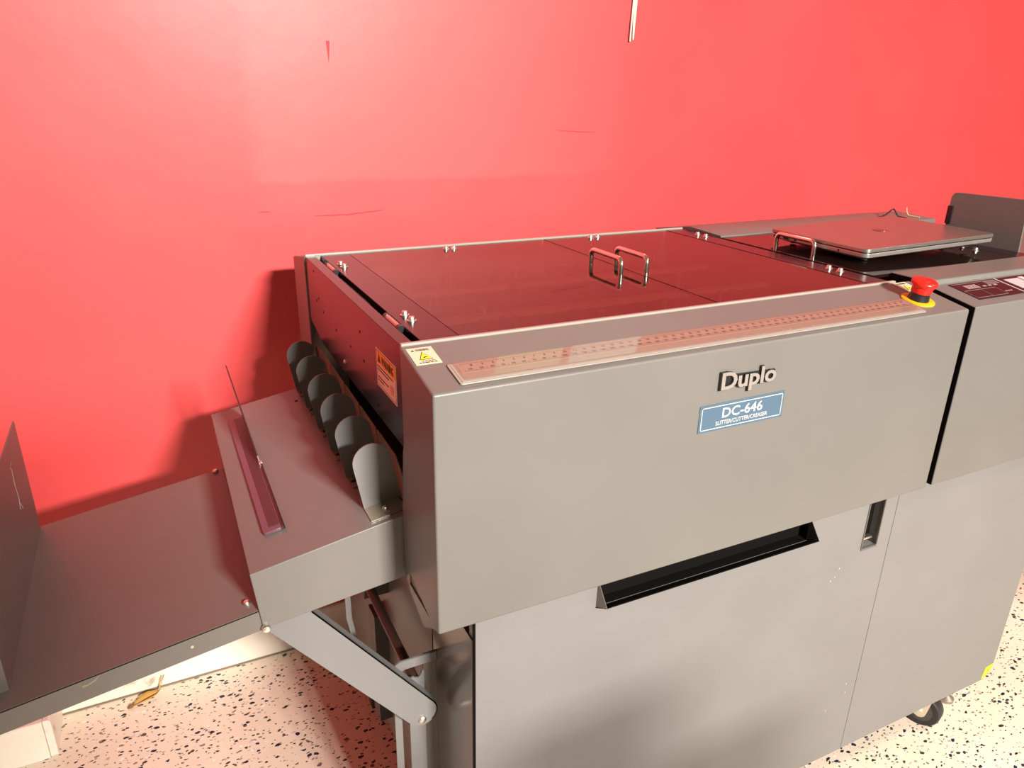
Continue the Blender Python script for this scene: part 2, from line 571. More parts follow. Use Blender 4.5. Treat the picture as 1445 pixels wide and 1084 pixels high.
# --- ruler set into the hood
ruler = obj('ruler', MB().prism(rrect(0.034, 0.7485, 0.009, 0.0515, 0.003), 'z', 0.0004, 0.0022).map(lambda p: on_hood(*p)), M['lip'], mc, bevel=0.0006)
obj('ruler_bed', MB().box(0.037, 0.7455, 0.0115, 0.049, 0.0022, 0.0027).map(lambda p: on_hood(*p)), M['lip'], ruler)
obj('scale_strip', MB().box(0.043, 0.7430, 0.0285, 0.0475, 0.0027, 0.0031).map(lambda p: on_hood(*p)), M['scale'], ruler)
tick = MB()
k = 0
x = 0.047
while x < 0.742:
    L = 0.0055 if k % 10 == 0 else (0.004 if k % 5 == 0 else 0.0026)
    tick.box(x, x + 0.0003, 0.0472 - L, 0.0472, 0.0031, 0.0033)
    tick.box(x + 0.001, x + 0.0013, 0.0288, 0.0288 + L, 0.0031, 0.0033)
    x += 0.00254
    k += 1
tk = obj('scale_ticks', tick.map(lambda p: on_hood(*p)), M['ink'], ruler, recalc=False)
tk['kind'] = 'stuff'
nums = MB()
for i in range(1, 56):
    x = 0.047 + i * 0.0127
    if x > 0.737:
        break
    t = text_mb(str(i), 0.0022 if i < 10 else 0.0044, 0.0034, HF(x - 0.002, 0.0400, 0.0031), 0.0002, 0.02)
    nums.add(t.v, t.f)
    t = text_mb(str(i * 10), 0.0046 if i < 10 else 0.0062, 0.0032, HF(x - 0.007, 0.0325, 0.0031), 0.0002, 0.02)
    nums.add(t.v, t.f)
nm = obj('scale_numbers', nums, M['ink'], ruler, recalc=False)
nm['kind'] = 'stuff'
obj('clear_cover', MB().prism(rrect(0.040, 0.7440, 0.013, 0.0492, 0.003), 'z', 0.0036, 0.0052).map(lambda p: on_hood(*p)), M['clear'], ruler, bevel=0.0007)

# --- stickers on the hood and the left end panel
def warn_label_small(fr, w, h):
    lab = obj('warning_label', MB().box(0, w, 0, h, 0, 0.0004).map(fr), M['cream'], mc)
    z = 0.0004
    tri = lambda cx, cy, s: MB().prism([(cx - s, cy - s * 0.8), (cx + s, cy - s * 0.8), (cx, cy + s * 0.9)], 'z', z, z + 0.0002)
    obj('header_sign', tri(w * 0.20, h * 0.84, w * 0.07).map(fr), M['ink'], lab)
    obj('header_lettering', text_mb('WARNING', w * 0.52, h * 0.12, lambda p: fr((w * 0.31 + p[0], h * 0.79 + p[1], z + p[2])), 0.0002, 0.02), M['ink'], lab)
    obj('sign_border', MB().prism([(w * 0.24, h * 0.27), (w * 0.76, h * 0.27), (w * 0.5, h * 0.72)], 'z', z, z + 0.0002).map(fr), M['ink'], lab)
    obj('hazard_sign', MB().prism([(w * 0.285, h * 0.30), (w * 0.715, h * 0.30), (w * 0.5, h * 0.665)], 'z', z + 0.0002, z + 0.0004).map(fr), M['sign_yellow'], lab)
    hand = MB().prism([(w * 0.40, h * 0.34), (w * 0.48, h * 0.42), (w * 0.57, h * 0.42), (w * 0.6, h * 0.38), (w * 0.5, h * 0.37), (w * 0.46, h * 0.34)], 'z', z + 0.0004, z + 0.0006)
    obj('hand_symbol', hand.map(fr), M['ink'], lab)
    obj('small_print', lines_mb([(w * 0.30, w * 0.80, h * 0.17, h * 0.20), (w * 0.16, w * 0.86, h * 0.08, h * 0.12)], fr, base=z), M['ink'], lab)
    return lab
warn_label_small(HF(0.004, 0.0605, 0.0002), 0.0295, 0.0375)
# second one, half hidden behind the stop button
warn_label_small(HF(0.788, 0.070, 0.0002), 0.028, 0.034)

# --- emergency stop button
P0 = on_hood(0.7745, 0.0455)
nH = Vector((0, -math.sin(slope), math.cos(slope)))
es = obj('emergency_stop', MB().lathe([(0.0235, 0), (0.0235, 0.0016), (0.0225, 0.0022)], P0, nH, 36), M['yellow'], mc, smooth=True)
es['label'] = 'yellow ring with a black collar and a red mushroom button'
obj('button_collar', MB().lathe([(0.0152, 0.002), (0.0148, 0.004), (0.0132, 0.010), (0.0128, 0.014)], P0, nH, 32), M['black_plastic'], es, smooth=True)
obj('mushroom_button', MB().lathe([(0.0138, 0.0135), (0.0142, 0.0142), (0.0144, 0.022), (0.0168, 0.0245), (0.0184, 0.0268), (0.0184, 0.0290), (0.0176, 0.0308), (0.0158, 0.0320),
                                   (0.0118, 0.0321), (0.0108, 0.0315), (0.0070, 0.0315), (0.0064, 0.0322), (0.002, 0.0324)], P0, nH, 40), M['red'], es, smooth=True)

# --- lettering and nameplate on the hood front (plane y = 0)
FR = lambda x, z, y=0.0: frame((x, -y, z), (1, 0, 0), (0, 0, 1), (0, -1, 0))
lg = obj('logo_lettering', text_mb('Duplo', 0.0912, 0.0228, FR(0.3698, 0.9463), 0.0042, 0.036), M['black_plastic'], mc)
obj('letter_faces', text_mb('Duplo', 0.0888, 0.0226, FR(0.3712, 0.9467, 0.0042), 0.0006, 0.026), M['silver'], lg)
# dark backing between the letters as on the die-cut badge
obj('badge_backing', MB().prism([(0.3735, 0.9475), (0.4590, 0.9475), (0.4595, 0.9610), (0.3735, 0.9640)], 'y', -0.0022, -0.0002), M['black_plastic'], lg)
np_ = obj('nameplate', MB().box(0.3456, 0.4842, -0.0010, 0, 0.8900, 0.9270), M['blue'], mc, bevel=0.0003)
fr = FR(0.3456, 0.8900, 0.0010)
bd = MB()
W_, H_ = 0.1386, 0.0370
for (a, b, c_, d) in ((0.003, W_ - 0.003, 0.003, 0.0040), (0.003, W_ - 0.003, H_ - 0.004, H_ - 0.003), (0.003, 0.004, 0.003, H_ - 0.003), (W_ - 0.004, W_ - 0.003, 0.003, H_ - 0.003)):
    bd.box(a, b, c_, d, 0, 0.0003)
obj('plate_border', bd.map(fr), M['white'], np_)
obj('model_lettering', text_mb('DC-646', 0.0660, 0.0135, lambda p: fr((0.0360 + p[0], 0.0166 + p[1], p[2])), 0.0003, 0.014), M['white'], np_)
obj('subtitle_lettering', text_mb('SLITTER/CUTTER/CREASER', 0.0850, 0.0056, lambda p: fr((0.0270 + p[0], 0.0073 + p[1], p[2])), 0.0003, 0.008), M['white'], np_)

# --- rear hood
obj('rear_hood', MB().prism([(0.632, 0.70), (0.632, ZB), (0.737, 0.999), (0.737, 0.70)], 'x', 0.0, 0.80), M['gray'], mc, bevel=0.003)
obj('rear_rim', MB().box(0.002, 0.80, 0.6295, 0.6355, 1.008, ZB + 0.0030), M['lip'], mc, bevel=0.0015)

# --- left end panel, glossy black
ep = MB().prism([(0.107, 0.889), (0.107, ZB - 0.001), (0.630, ZB - 0.001), (0.630, 0.908), (0.575, 0.898), (0.535, 0.888)], 'x', 0.0025, 0.0195)
end_panel = obj('left_end_panel', ep, M['black_gloss'], mc, bevel=0.0012)
fr = frame((0.0025, 0.2120, 0.9350), (0, -1, 0), (0, 0, 1), (-1, 0, 0))
W_, H_ = 0.0815, 0.0500
wl = obj('warning_sign', MB().box(0, W_, 0, H_, 0, 0.0004).map(fr), M['pink_label'], mc)
wl['label'] = 'pale label with an orange heading'
obj('orange_heading', MB().box(0.003, W_ - 0.003, H_ * 0.62, H_ * 0.95, 0.0004, 0.0006).map(fr), M['orange'], wl)
obj('alert_sign', MB().prism([(0.008, H_ * 0.67), (0.020, H_ * 0.67), (0.014, H_ * 0.91)], 'z', 0.0006, 0.0008).map(fr), M['ink'], wl)
obj('heading_lettering', text_mb('WARNING', 0.048, 0.0108, lambda p: fr((0.024 + p[0], H_ * 0.68 + p[1], 0.0006 + p[2])), 0.0002, 0.025), M['ink'], wl)
obj('small_print', lines_mb([(0.006, 0.070, 0.0268, 0.0284), (0.006, 0.052, 0.0226, 0.0242), (0.006, 0.050, 0.0128, 0.0144), (0.006, 0.030, 0.0086, 0.0102)], fr, base=0.0004), M['ink'], wl)
obj('red_print', lines_mb([(0.058, 0.072, 0.0180, 0.0192), (0.057, 0.074, 0.0150, 0.0164), (0.058, 0.072, 0.0118, 0.0132), (0.060, 0.070, 0.0086, 0.0098)], fr, base=0.0004), M['red_ink'], wl)
bl = MB()
for a, b, c_, d in ((0.002, W_ - 0.002, 0.002, 0.0026), (0.002, W_ - 0.002, H_ - 0.0026, H_ - 0.002), (0.002, 0.0026, 0.002, H_ - 0.002), (W_ - 0.0026, W_ - 0.002, 0.002, H_ - 0.002)):
    bl.box(a, b, c_, d, 0.0004, 0.0006)
obj('label_border', bl.map(fr), M['ink'], wl)
# screw holes in the end panel
for y, z in ((0.57, 1.005), (0.545, 0.965), (0.56, 0.958), (0.515, 0.950), (0.43, 0.944), (0.345, 0.944), (0.288, 0.982), (0.275, 0.945), (0.215, 0.905)):
    obj('screw_hole', MB().lathe([(0.0022, 0), (0.0022, 0.0004)], (0.0022, y, z), (1, 0, 0), 10), M['black'], end_panel)
sscrew = obj('small_screw', small_screw_mb().map(lambda p: (-p.z, p.y, p.x)), M['steel'], end_panel, smooth=True, loc=(0.0025, 0.385, 0.908))

# --- chassis: the dark inside and the gray lower body
obj('inner_chassis', MB().box(0.062, 0.797, 0.112, 0.628, 0.706, 0.905).box(0.062, 1.2435, 0.0455, 0.73, 0.155, 0.703), M['black'], mc)
obj('inner_chassis', MB().box(0.800, 1.232, 0.112, 0.628, 0.706, 1.004), M['black'], mc)
obj('inner_side_plate', MB().prism([(0.18, 0.12), (0.18, 0.70), (0.72, 0.70), (0.72, 0.12)], 'x', 0.054, 0.061), M['gray'], mc)
obj('side_plate', MB().box(0.0525, 0.0600, 0.027, 0.172, 0.085, 0.655), M['satin'], mc, bevel=0.001)
obj('side_plate_top', MB().box(0.040, 0.0600, 0.100, 0.60, 0.655, 0.70), M['gray'], mc, bevel=0.001)
obj('door_edge_strip', MB().box(0.0530, 0.0555, 0.0205, 0.0265, 0.12, 0.695), M['black'], mc)

# --- lower front: door with a grip and a latch pocket, and the right panel
def plate_with_pockets(x0, x1, z0, z1, y0, y1, holes):
    """front plate in the xz plane with open rectangular pockets (x0,x1,z0,z1)"""
    xs = sorted({x0, x1, *[h[0] for h in holes], *[h[1] for h in holes]})
    zs = sorted({z0, z1, *[h[2] for h in holes], *[h[3] for h in holes]})
    vid, vs, fs = {}, [], []
    def V(x, y, z):
        k = (round(x, 6), round(y, 6), round(z, 6))
        if k not in vid:
            vid[k] = len(vs)
            vs.append((x, y, z))
        return vid[k]
    solid = lambda i, j: 0 <= i < len(xs) - 1 and 0 <= j < len(zs) - 1 and not any(
        h[0] - 1e-6 < (xs[i] + xs[i + 1]) / 2 < h[1] and h[2] < (zs[j] + zs[j + 1]) / 2 < h[3] for h in holes)
    for i in range(len(xs) - 1):
        for j in range(len(zs) - 1):
            if not solid(i, j):
                continue
            a, b, c_, d = xs[i], xs[i + 1], zs[j], zs[j + 1]
            fs.append((V(a, y0, c_), V(b, y0, c_), V(b, y0, d), V(a, y0, d)))
            fs.append((V(a, y1, d), V(b, y1, d), V(b, y1, c_), V(a, y1, c_)))
            if not solid(i - 1, j): fs.append((V(a, y0, c_), V(a, y0, d), V(a, y1, d), V(a, y1, c_)))
            if not solid(i + 1, j): fs.append((V(b, y0, d), V(b, y0, c_), V(b, y1, c_), V(b, y1, d)))
            if not solid(i, j - 1): fs.append((V(b, y0, c_), V(a, y0, c_), V(a, y1, c_), V(b, y1, c_)))
            if not solid(i, j + 1): fs.append((V(a, y0, d), V(b, y0, d), V(b, y1, d), V(a, y1, d)))
    return MB().add(vs, fs)
door = obj('front_door', plate_with_pockets(0.0545, 0.7998, 0.141, 0.6990, 0.020, 0.040, [(0.229, 0.604, 0.654, 0.699), (0.7345, 0.7685, 0.601, 0.699)]), M['gray_low'], mc)
grip = MB()
gl, gr = 0.226, 0.6045
grip.add([(gl, 0.0205, 0.6535), (gr, 0.0205, 0.6535), (gr + 0.006, 0.0045, 0.6605), (gl + 0.006, 0.0045, 0.6605),
          (gl, 0.0205, 0.6515), (gr, 0.0205, 0.6515), (gr + 0.006, 0.0030, 0.6600), (gl + 0.006, 0.0030, 0.6600)],
         [(0, 1, 2, 3), (7, 6, 5, 4), (3, 2, 6, 7), (0, 3, 7, 4), (1, 0, 4, 5), (2, 1, 5, 6)])
obj('grip_cheek', MB().add([(gl, 0.0205, 0.6520), (gl + 0.006, 0.0032, 0.6602), (gl + 0.001, 0.0205, 0.6960), (gl + 0.0012, 0.0205, 0.6520), (gl + 0.0072, 0.0032, 0.6602), (gl + 0.0022, 0.0205, 0.6960)],
    [(0, 1, 2), (5, 4, 3), (0, 3, 4, 1), (1, 4, 5, 2), (2, 5, 3, 0)]), M['satin'], door)
xx = gr - 0.0012
grip.add([(xx, 0.0205, 0.6520), (xx + 0.006, 0.0032, 0.6602), (xx - 0.002, 0.0205, 0.6960), (xx + 0.0012, 0.0205, 0.6520), (xx + 0.0072, 0.0032, 0.6602), (xx - 0.0008, 0.0205, 0.6960)],
    [(0, 1, 2), (5, 4, 3), (0, 3, 4, 1), (1, 4, 5, 2), (2, 5, 3, 0)])
obj('door_grip', grip, M['black'], door)
obj('grip_lining', MB().box(0.2285, 0.6045, 0.036, 0.0405, 0.652, 0.6995).box(0.2285, 0.2300, 0.0203, 0.0405, 0.652, 0.6995).box(0.6025, 0.6045, 0.0203, 0.0405, 0.652, 0.6995).box(0.2285, 0.6045, 0.0203, 0.0405, 0.6525, 0.6545), M['black'], door)
fr_l = MB()
fr_l.box(0.7325, 0.7350, 0.0185, 0.024, 0.602, 0.699).box(0.7680, 0.7705, 0.0185, 0.024, 0.602, 0.699).box(0.7330, 0.7700, 0.0185, 0.024, 0.598, 0.6015)
latch = obj('latch_pocket', fr_l, mat('dark_gray_frame', (0.11, 0.1, 0.095), 0.4), door, bevel=0.001)
obj('pocket_lining', MB().box(0.7335, 0.7695, 0.036, 0.0405, 0.599, 0.6995), M['black'], latch)
obj('latch_tongue', MB().box(0.7400, 0.7640, 0.026, 0.034, 0.612, 0.6155), M['steel'], latch)
side_panel = obj('front_side_panel', MB().prism([(0.8012, 0.141), (1.222, 0.141), (1.2445, 0.165), (1.2445, 0.703), (0.8012, 0.703)], 'y', 0.020, 0.045), M['gray_low'], mc, bevel=0.0008)
st = obj('triangle_sticker', MB().prism([(1.214, 0.1455), (1.222, 0.1455), (1.2435, 0.1675), (1.2435, 0.176), (1.219, 0.173)], 'y', 0.0192, 0.020), M['sticker_yellow'], side_panel)
fr = FR(1.2235, 0.1535, -0.0192)
tr = MB().box(0, 0.0105, 0, 0.0009, 0, 0.0002)
tr.add([(0, 0, 0), (0.001, 0, 0), (0.0063, 0.0125, 0), (0.0053, 0.0125, 0), (0, 0, .0002), (0.001, 0, .0002), (0.0063, 0.0125, .0002), (0.0053, 0.0125, .0002)], [(4, 5, 6, 7), (0, 1, 5, 4), (1, 2, 6, 5), (2, 3, 7, 6), (3, 0, 4, 7)])
tr.add([(0.0095, 0, 0), (0.0105, 0, 0), (0.0063, 0.0125, 0), (0.0053, 0.0125, 0), (0.0095, 0, .0002), (0.0105, 0, .0002), (0.0063, 0.0125, .0002), (0.0053, 0.0125, .0002)], [(4, 5, 6, 7), (0, 1, 5, 4), (1, 2, 6, 5), (2, 3, 7, 6), (3, 0, 4, 7)])
obj('triangle_mark', tr.map(fr), M['ink'], side_panel)
# paint nicks on the door
for x, z in ((0.690, 0.575), (0.675, 0.555), (0.7735, 0.305), (0.7752, 0.285), (0.733, 0.26), (0.6835, 0.56)):
    obj('paint_nick', MB().prism([(x, z), (x + 0.0016, z + 0.0006), (x + 0.0022, z + 0.0034), (x + 0.0004, z + 0.0024)], 'y', 0.0196, 0.0202), M['white'], door)

# --- covers over the cutting unit
ZC = 1.018
def cover(name, x0, x1, y0, y1, material, bev=0.0008, t=0.005):
    return obj(name, MB().box(x0, x1, y0, y1, ZC - t, ZC), material, mc, bevel=bev)
cover('cover_strip', 0.0285, 0.0757, 0.1125, 0.628, M['black_gloss'], t=0.010)
cov1 = cover('smoked_cover', 0.0762, 0.4580, 0.1125, 0.628, M['smoked'])
cov2 = cover('smoked_cover', 0.4602, 0.7505, 0.1125, 0.628, M['smoked'])
cover('cover_strip', 0.7540, 0.7975, 0.1125, 0.628, M['black_gloss'], t=0.010)
cov3 = cover('smoked_cover', 0.8070, 1.1920, 0.1520, 0.5165, M['smoked'])
cover('cover_strip', 1.1945, 1.2420, 0.1520, 0.5165, M['black_gloss'], t=0.010)
# hinges in the left gap
for y in (0.205, 0.530):
    h = obj('hinge', MB().lathe([(0.0042, -0.024), (0.0042, 0.024)], (0.0242, y, ZC - 0.003), (0, 1, 0), 14), M['foot_metal'], mc, smooth=True)
    obj('hinge_leaf', MB().box(0.0195, 0.031, y - 0.024, y + 0.024, ZC - 0.010, ZC - 0.0045), M['black_plastic'], h)
    for dy in (-0.027, 0.027):
        obj('hinge_knuckle', MB().lathe([(0.005, -0.004), (0.005, 0.004)], (0.0242, y + dy, ZC - 0.003), (0, 1, 0), 12), M['black_plastic'], h, smooth=True)
# lid screws
first = None
for x, y, z in ((0.0420, 0.545, ZC), (0.0425, 0.523, ZC), (0.0445, 0.2215, ZC), (0.0445, 0.1945, ZC), (0.247, 0.602, ZC), (0.262, 0.602, ZC), (0.554, 0.606, ZC), (0.570, 0.606, ZC),
             (0.7815, 0.558, ZC), (0.7815, 0.533, ZC), (0.7800, 0.2175, ZC), (0.7800, 0.194, ZC), (1.186, 0.262, ZC), (1.176, 0.228, ZC)):
    if first is None:
        first = obj('lid_screw', screw_mb(), M['steel'], mc, smooth=True, loc=(x, y, z))
    else:
        dup(first, (x, y, z), mc)
# bow handles on the covers
def bow_handle(x, y0, y1, h, parent):
    r, c_ = 0.0042, 0.010
    pts = [(x, y0, ZC + 0.0002), (x, y0, ZC + h - c_)]
    for k in range(1, 7):
        a = math.pi / 2 * k / 6
        pts.append((x, y0 + c_ - c_ * math.cos(a), ZC + h - c_ + c_ * math.sin(a)))
    for k in range(0, 7):
        a = math.pi / 2 * k / 6
        pts.append((x, y1 - c_ + c_ * math.sin(a), ZC + h - c_ + c_ * math.cos(a)))
    pts.append((x, y1, ZC + 0.0002))
    return obj('bow_handle', MB().tube(pts, r, 12), M['chrome'], mc, smooth=True)
bow_handle(0.4310, 0.3140, 0.4040, 0.0235, mc)
bow_handle(0.4785, 0.3120, 0.4000, 0.0235, mc)
bow_handle(0.8480, 0.3150, 0.4080, 0.0235, mc)
# what shows through the smoked covers: rollers, guide bars and screws
for k, x in enumerate((0.13, 0.20, 0.29, 0.36, 0.43, 0.53, 0.60, 0.68)):
    obj('roller', MB().lathe([(0.011, 0.125), (0.011, 0.61)], (x, 0, 0.945 + 0.01 * (k % 2)), (0, 1, 0), 14), M['roller'], mc, smooth=True)
for y in (0.19, 0.34, 0.50):
    obj('guide_bar', MB().box(0.10, 0.78, y - 0.008, y + 0.008, 0.962, 0.970), M['guide'], mc)
first = None
for x, y in ((0.254, 0.60), (0.38, 0.585), (0.477, 0.575), (0.238, 0.297), (0.21, 0.349), (0.368, 0.2625), (0.492, 0.275), (0.6236, 0.2965), (0.70, 0.59), (0.16, 0.45), (0.33, 0.47), (0.64, 0.43)):
    post = MB().lathe([(0.004, -0.035), (0.004, 0.0), (0.006, 0.0002), (0.006, 0.003), (0.003, 0.0045)], n=12)
    if first is None:
        first = obj('inner_screw', post, M['steel'], mc, smooth=True, loc=(x, y, 0.975))
    else:
        dup(first, (x, y, 0.975), mc)

# --- right hood with control panel (starts after the dark gap)
rh = MB().prism([(0, 0.7035), (0, 1.0000), (0.0770, 1.0141), (0.0830, 1.0215), (0.1500, 1.0215), (0.1500, 0.72), (0.03, 0.7035)], 'x', 0.8452, 1.245)
right_hood = obj('right_hood', rh, M['gray'], mc, bevel=0.0022)
obj('hood_gasket', MB().prism([(0.0012, 0.7045), (0.0012, 0.9990), (0.0770, 1.0128), (0.0830, 1.0200), (0.1490, 1.0200), (0.1490, 0.72), (0.03, 0.7045)], 'x', 0.8440, 0.8454), M['black'], right_hood)
obj('gap_liner', MB().box(0.830, 0.847, 0.014, 0.14, 0.704, 0.985).box(0.7985, 0.806, 0.11, 0.60, 0.90, 1.0), M['black'], mc)
sl2 = math.atan2(0.0141, 0.077)
on_r = lambda x, y, z=0: Vector((x, y * math.cos(sl2) - z * math.sin(sl2), 1.0 + y * math.sin(sl2) + z * math.cos(sl2)))
RF = lambda p: on_r(p[0], p[1], p[2])
cp = obj('control_panel', MB().box(0.8790, 0.9895, 0.0185, 0.0735, 0.0002, 0.0010).map(RF), M['membrane'], mc)
mk = MB()
g = lambda a, b, c_, d: mk.box(a, b, c_, d, 0.0010, 0.0012)
for a, b, c_, d in ((0.882, 0.955, 0.0470, 0.0474), (0.882, 0.955, 0.0230, 0.0234), (0.882, 0.8824, 0.0230, 0.0474), (0.955, 0.9554, 0.0230, 0.0474), (0.882, 0.985, 0.0700, 0.0704), (0.9200, 0.9204, 0.0230, 0.0474)):
    g(a, b, c_, d)
for kx in range(5):
    g(0.9000 + kx * 0.006, 0.9045 + kx * 0.006, 0.0520, 0.0640)
for kx in range(3):
    g(0.9380 + kx * 0.013, 0.9460 + kx * 0.013, 0.0535, 0.0570)
    g(0.9600 + kx * 0.006, 0.9640 + kx * 0.006, 0.0300, 0.0330)
obj('panel_print', mk.map(RF), mat('gray_print', (0.32, 0.24, 0.24), 0.5), cp)
obj('panel_tab', MB().box(0.955, 0.985, 0.058, 0.0700, 0.0010, 0.0012).map(RF), mat('gray_key', (0.14, 0.1, 0.1), 0.5), cp)
obj('white_divider', MB().box(0.9900, 0.9925, 0.0175, 0.0745, 0.0002, 0.0014).map(RF), M['white'], cp)
sp = obj('screen_panel', MB().box(0.9935, 1.1300, 0.0185, 0.0735, 0.0002, 0.0010).map(RF), M['membrane'], mc)
obj('display', MB().box(1.0040, 1.0400, 0.0330, 0.0650, 0.0010, 0.0016).map(RF), M['lcd'], sp)
obj('display_button', MB().box(1.0440, 1.0560, 0.0580, 0.0680, 0.0010, 0.0016).map(RF), M['white'], sp)

# --- right rear cover plate, flat and longer than the lids
obj('rear_cover_plate', MB().prism([(0.5180, 0.990), (0.5180, 1.0195), (0.521, 1.0210), (0.620, 1.0245), (0.737, 1.003), (0.737, 0.985)], 'x', 0.8085, 1.4600), M['gray'], mc, bevel=0.0012)
obj('rear_frame', MB().box(0.8085, 1.452, 0.525, 0.73, 0.72, 0.990), M['dark_leg'], mc)
# --- feed side guide: upright rounded plate on the right
pl = [(0.200, 0.985), (0.345, 0.985), (0.3605, 1.045), (0.3600, 1.095), (0.3585, 1.102), (0.354, 1.1070), (0.3470, 1.1085), (0.206, 1.1105)]
fg = obj('feed_side_guide', MB().prism(pl, 'x', 1.2660, 1.2700), M['gray'], mc, bevel=0.0006)
fg['label'] = 'upright gray guide plate with a rounded corner'
obj('guide_magnet', MB().box(1.2640, 1.2720, 0.3500, 0.3620, 1.0450, 1.0810), M['black_plastic'], fg, bevel=0.0006)
# feeder table beyond, out of the photograph to the right
obj('feeder_bed', MB().box(1.246, 2.30, 0.10, 0.505, 0.955, 0.985), M['gray'], mc, bevel=0.002)
obj('feeder_cabinet', MB().box(1.95, 2.35, 0.06, 0.70, 0.12, 0.955), M['gray_low'], mc, bevel=0.003)
obj('feed_stop', MB().box(2.30, 2.306, 0.30, 0.50, 0.985, 1.13), M['gray'], mc)

# --- casters and feet
def caster(x, y, ax):
    c = obj('caster', MB().lathe([(0.0375, -0.015), (0.0400, -0.011), (0.0400, 0.011), (0.0375, 0.015)], (x, y, 0.0400), ax, 32), M['rubber'], mc, smooth=True)
    a = Vector(ax)
    obj('wheel_hub', MB().lathe([(0.026, -0.0165), (0.027, 0.0), (0.026, 0.0165)], (x, y, 0.0400), ax, 24), mat('dark_wheel_hub', (0.06, 0.052, 0.046), 0.5), c, smooth=True)
    t = Vector((-a.y, a.x, 0))
    fk = MB()
    for s in (-1, 1):
        q = Vector((x, y, 0)) + a * s * 0.019
        fk.add([q + t * u + Vector((0, 0, z)) + a * w for w in (-0.0015, 0.0015) for u, z in ((-0.0145, 0.040), (-0.0125, 0.0325), (-0.007, 0.027), (0.0, 0.025), (0.007, 0.027), (0.0125, 0.0325), (0.0145, 0.040), (0.022, 0.092), (-0.022, 0.092))],
               [tuple(range(9)), tuple(range(17, 8, -1))] + [(k, 9 + k, 9 + (k + 1) % 9, (k + 1) % 9) for k in range(9)])
    fk.lathe([(0.024, 0.0905), (0.024, 0.156)], (x, y, 0), (0, 0, 1), 16)
    obj('caster_fork', fk, M['steel'], c)
    obj('axle_nut', MB().lathe([(0.007, -0.0245), (0.007, 0.0245)], (x, y, 0.0400), ax, 6), M['steel'], c)
caster(1.150, 0.085, Vector((-0.95, -0.31, 0)).normalized())
caster(0.16, 0.12, Vector((-1, 0, 0)))
caster(0.16, 0.62, Vector((-1, 0, 0)))
caster(1.15, 0.62, Vector((-1, 0, 0)))
lf_ = obj('leveling_foot', MB().lathe([(0.017, 0), (0.017, 0.007), (0.009, 0.012), (0.0055, 0.014), (0.0055, 0.150)], (1.262, 0.100, 0), (0, 0, 1), 20), mat('dull_zinc', (0.30, 0.27, 0.23), 0.4, 0.6), mc, smooth=True)
obj('foot_bracket', MB().box(1.2440, 1.276, 0.084, 0.116, 0.150, 0.156), M['dark_leg'], lf_)
# dark rear leg under the left end
obj('rear_leg', MB().box(0.064, 0.108, 0.625, 0.655, 0, 0.156), M['dark_leg'], mc)
obj('rear_leg_plate', MB().box(0.030, 0.0538, 0.42, 0.46, 0.17, 0.41), M['dark_leg'], mc)
obj('cross_rod', MB().lathe([(0.0075, 0.166), (0.0075, 0.60)], (0.0205, 0, 0.489), (0, 1, 0), 14), M['rod'], mc, smooth=True)
obj('rod_bracket', MB().box(0.010, 0.054, 0.40, 0.408, 0.47, 0.56), M['dark_leg'], mc)

# --- slotted brackets that carry the delivery arms
def slotted(y):
    outer = [(-0.013, 0.03), (-0.013, 0.521)]
    for k in range(1, 7):
        a = math.pi / 2 * k / 6
        outer.append((-0.013 + 0.014 * (1 - math.cos(a)), 0.521 + 0.014 * math.sin(a)))
    outer += [(0.052, 0.535), (0.052, 0.520), (0.006, 0.520), (0.001, 0.5185), (-0.0025, 0.513), (-0.0025, 0.03)]
    right = [(0.0090, 0.03), (0.0090, 0.496), (0.0105, 0.500), (0.0165, 0.502), (0.020, 0.499), (0.024, 0.498), (0.0285, 0.503), (0.0300, 0.509), (0.0330, 0.509), (0.0330, 0.03)]
    mb = MB().prism(outer, 'y', y, y + 0.003).prism(right, 'y', y, y + 0.003).box(-0.013, 0.033, y, y + 0.003, 0.02, 0.032)
    b = obj('slotted_bracket', mb, M['gray_low'], mc)
    obj('bracket_flange', MB().box(0.0330, 0.0524, y + 0.003, y + 0.006, 0.03, 0.534), M['satin'], b)
    return b
slotted(0.158)

# --- paper guide at the exit slot, in segments between the fins
ys = [0.140, 0.262, 0.350, 0.438, 0.530, 0.615, 0.655]
for a, b in zip(ys[:-1], ys[1:]):
    zt = lambda y: 0.8475 + 0.008 * (y - 0.2) / 0.4
    a2, b2 = a + 0.0018, b - 0.0018
    za = 0.815 if a < 0.15 else zt(a)
    g = MB()
    if a < 0.15:
        prof = [(a2, 0.785, 0.016), (b2, 0.785, 0.014), (b2, zt(b), 0.0105), (0.178, zt(0.18), 0.0105), (a2, 0.806, 0.016)]
    else:
        prof = [(a2, 0.785, 0.016), (b2, 0.785, 0.014), (b2, zt(b), 0.0105), (a2, zt(a) + 0.001, 0.0095)]
    n = len(prof)
    g.add([(x, y, z) for y, z, x in prof] + [(x + 0.0015, y, z) for y, z, x in prof], [list(range(n)), list(range(2 * n - 1, n - 1, -1))] + [(i, (i + 1) % n, n + (i + 1) % n, n + i) for i in range(n)])
    obj('exit_guide', g, M['guide'], mc)

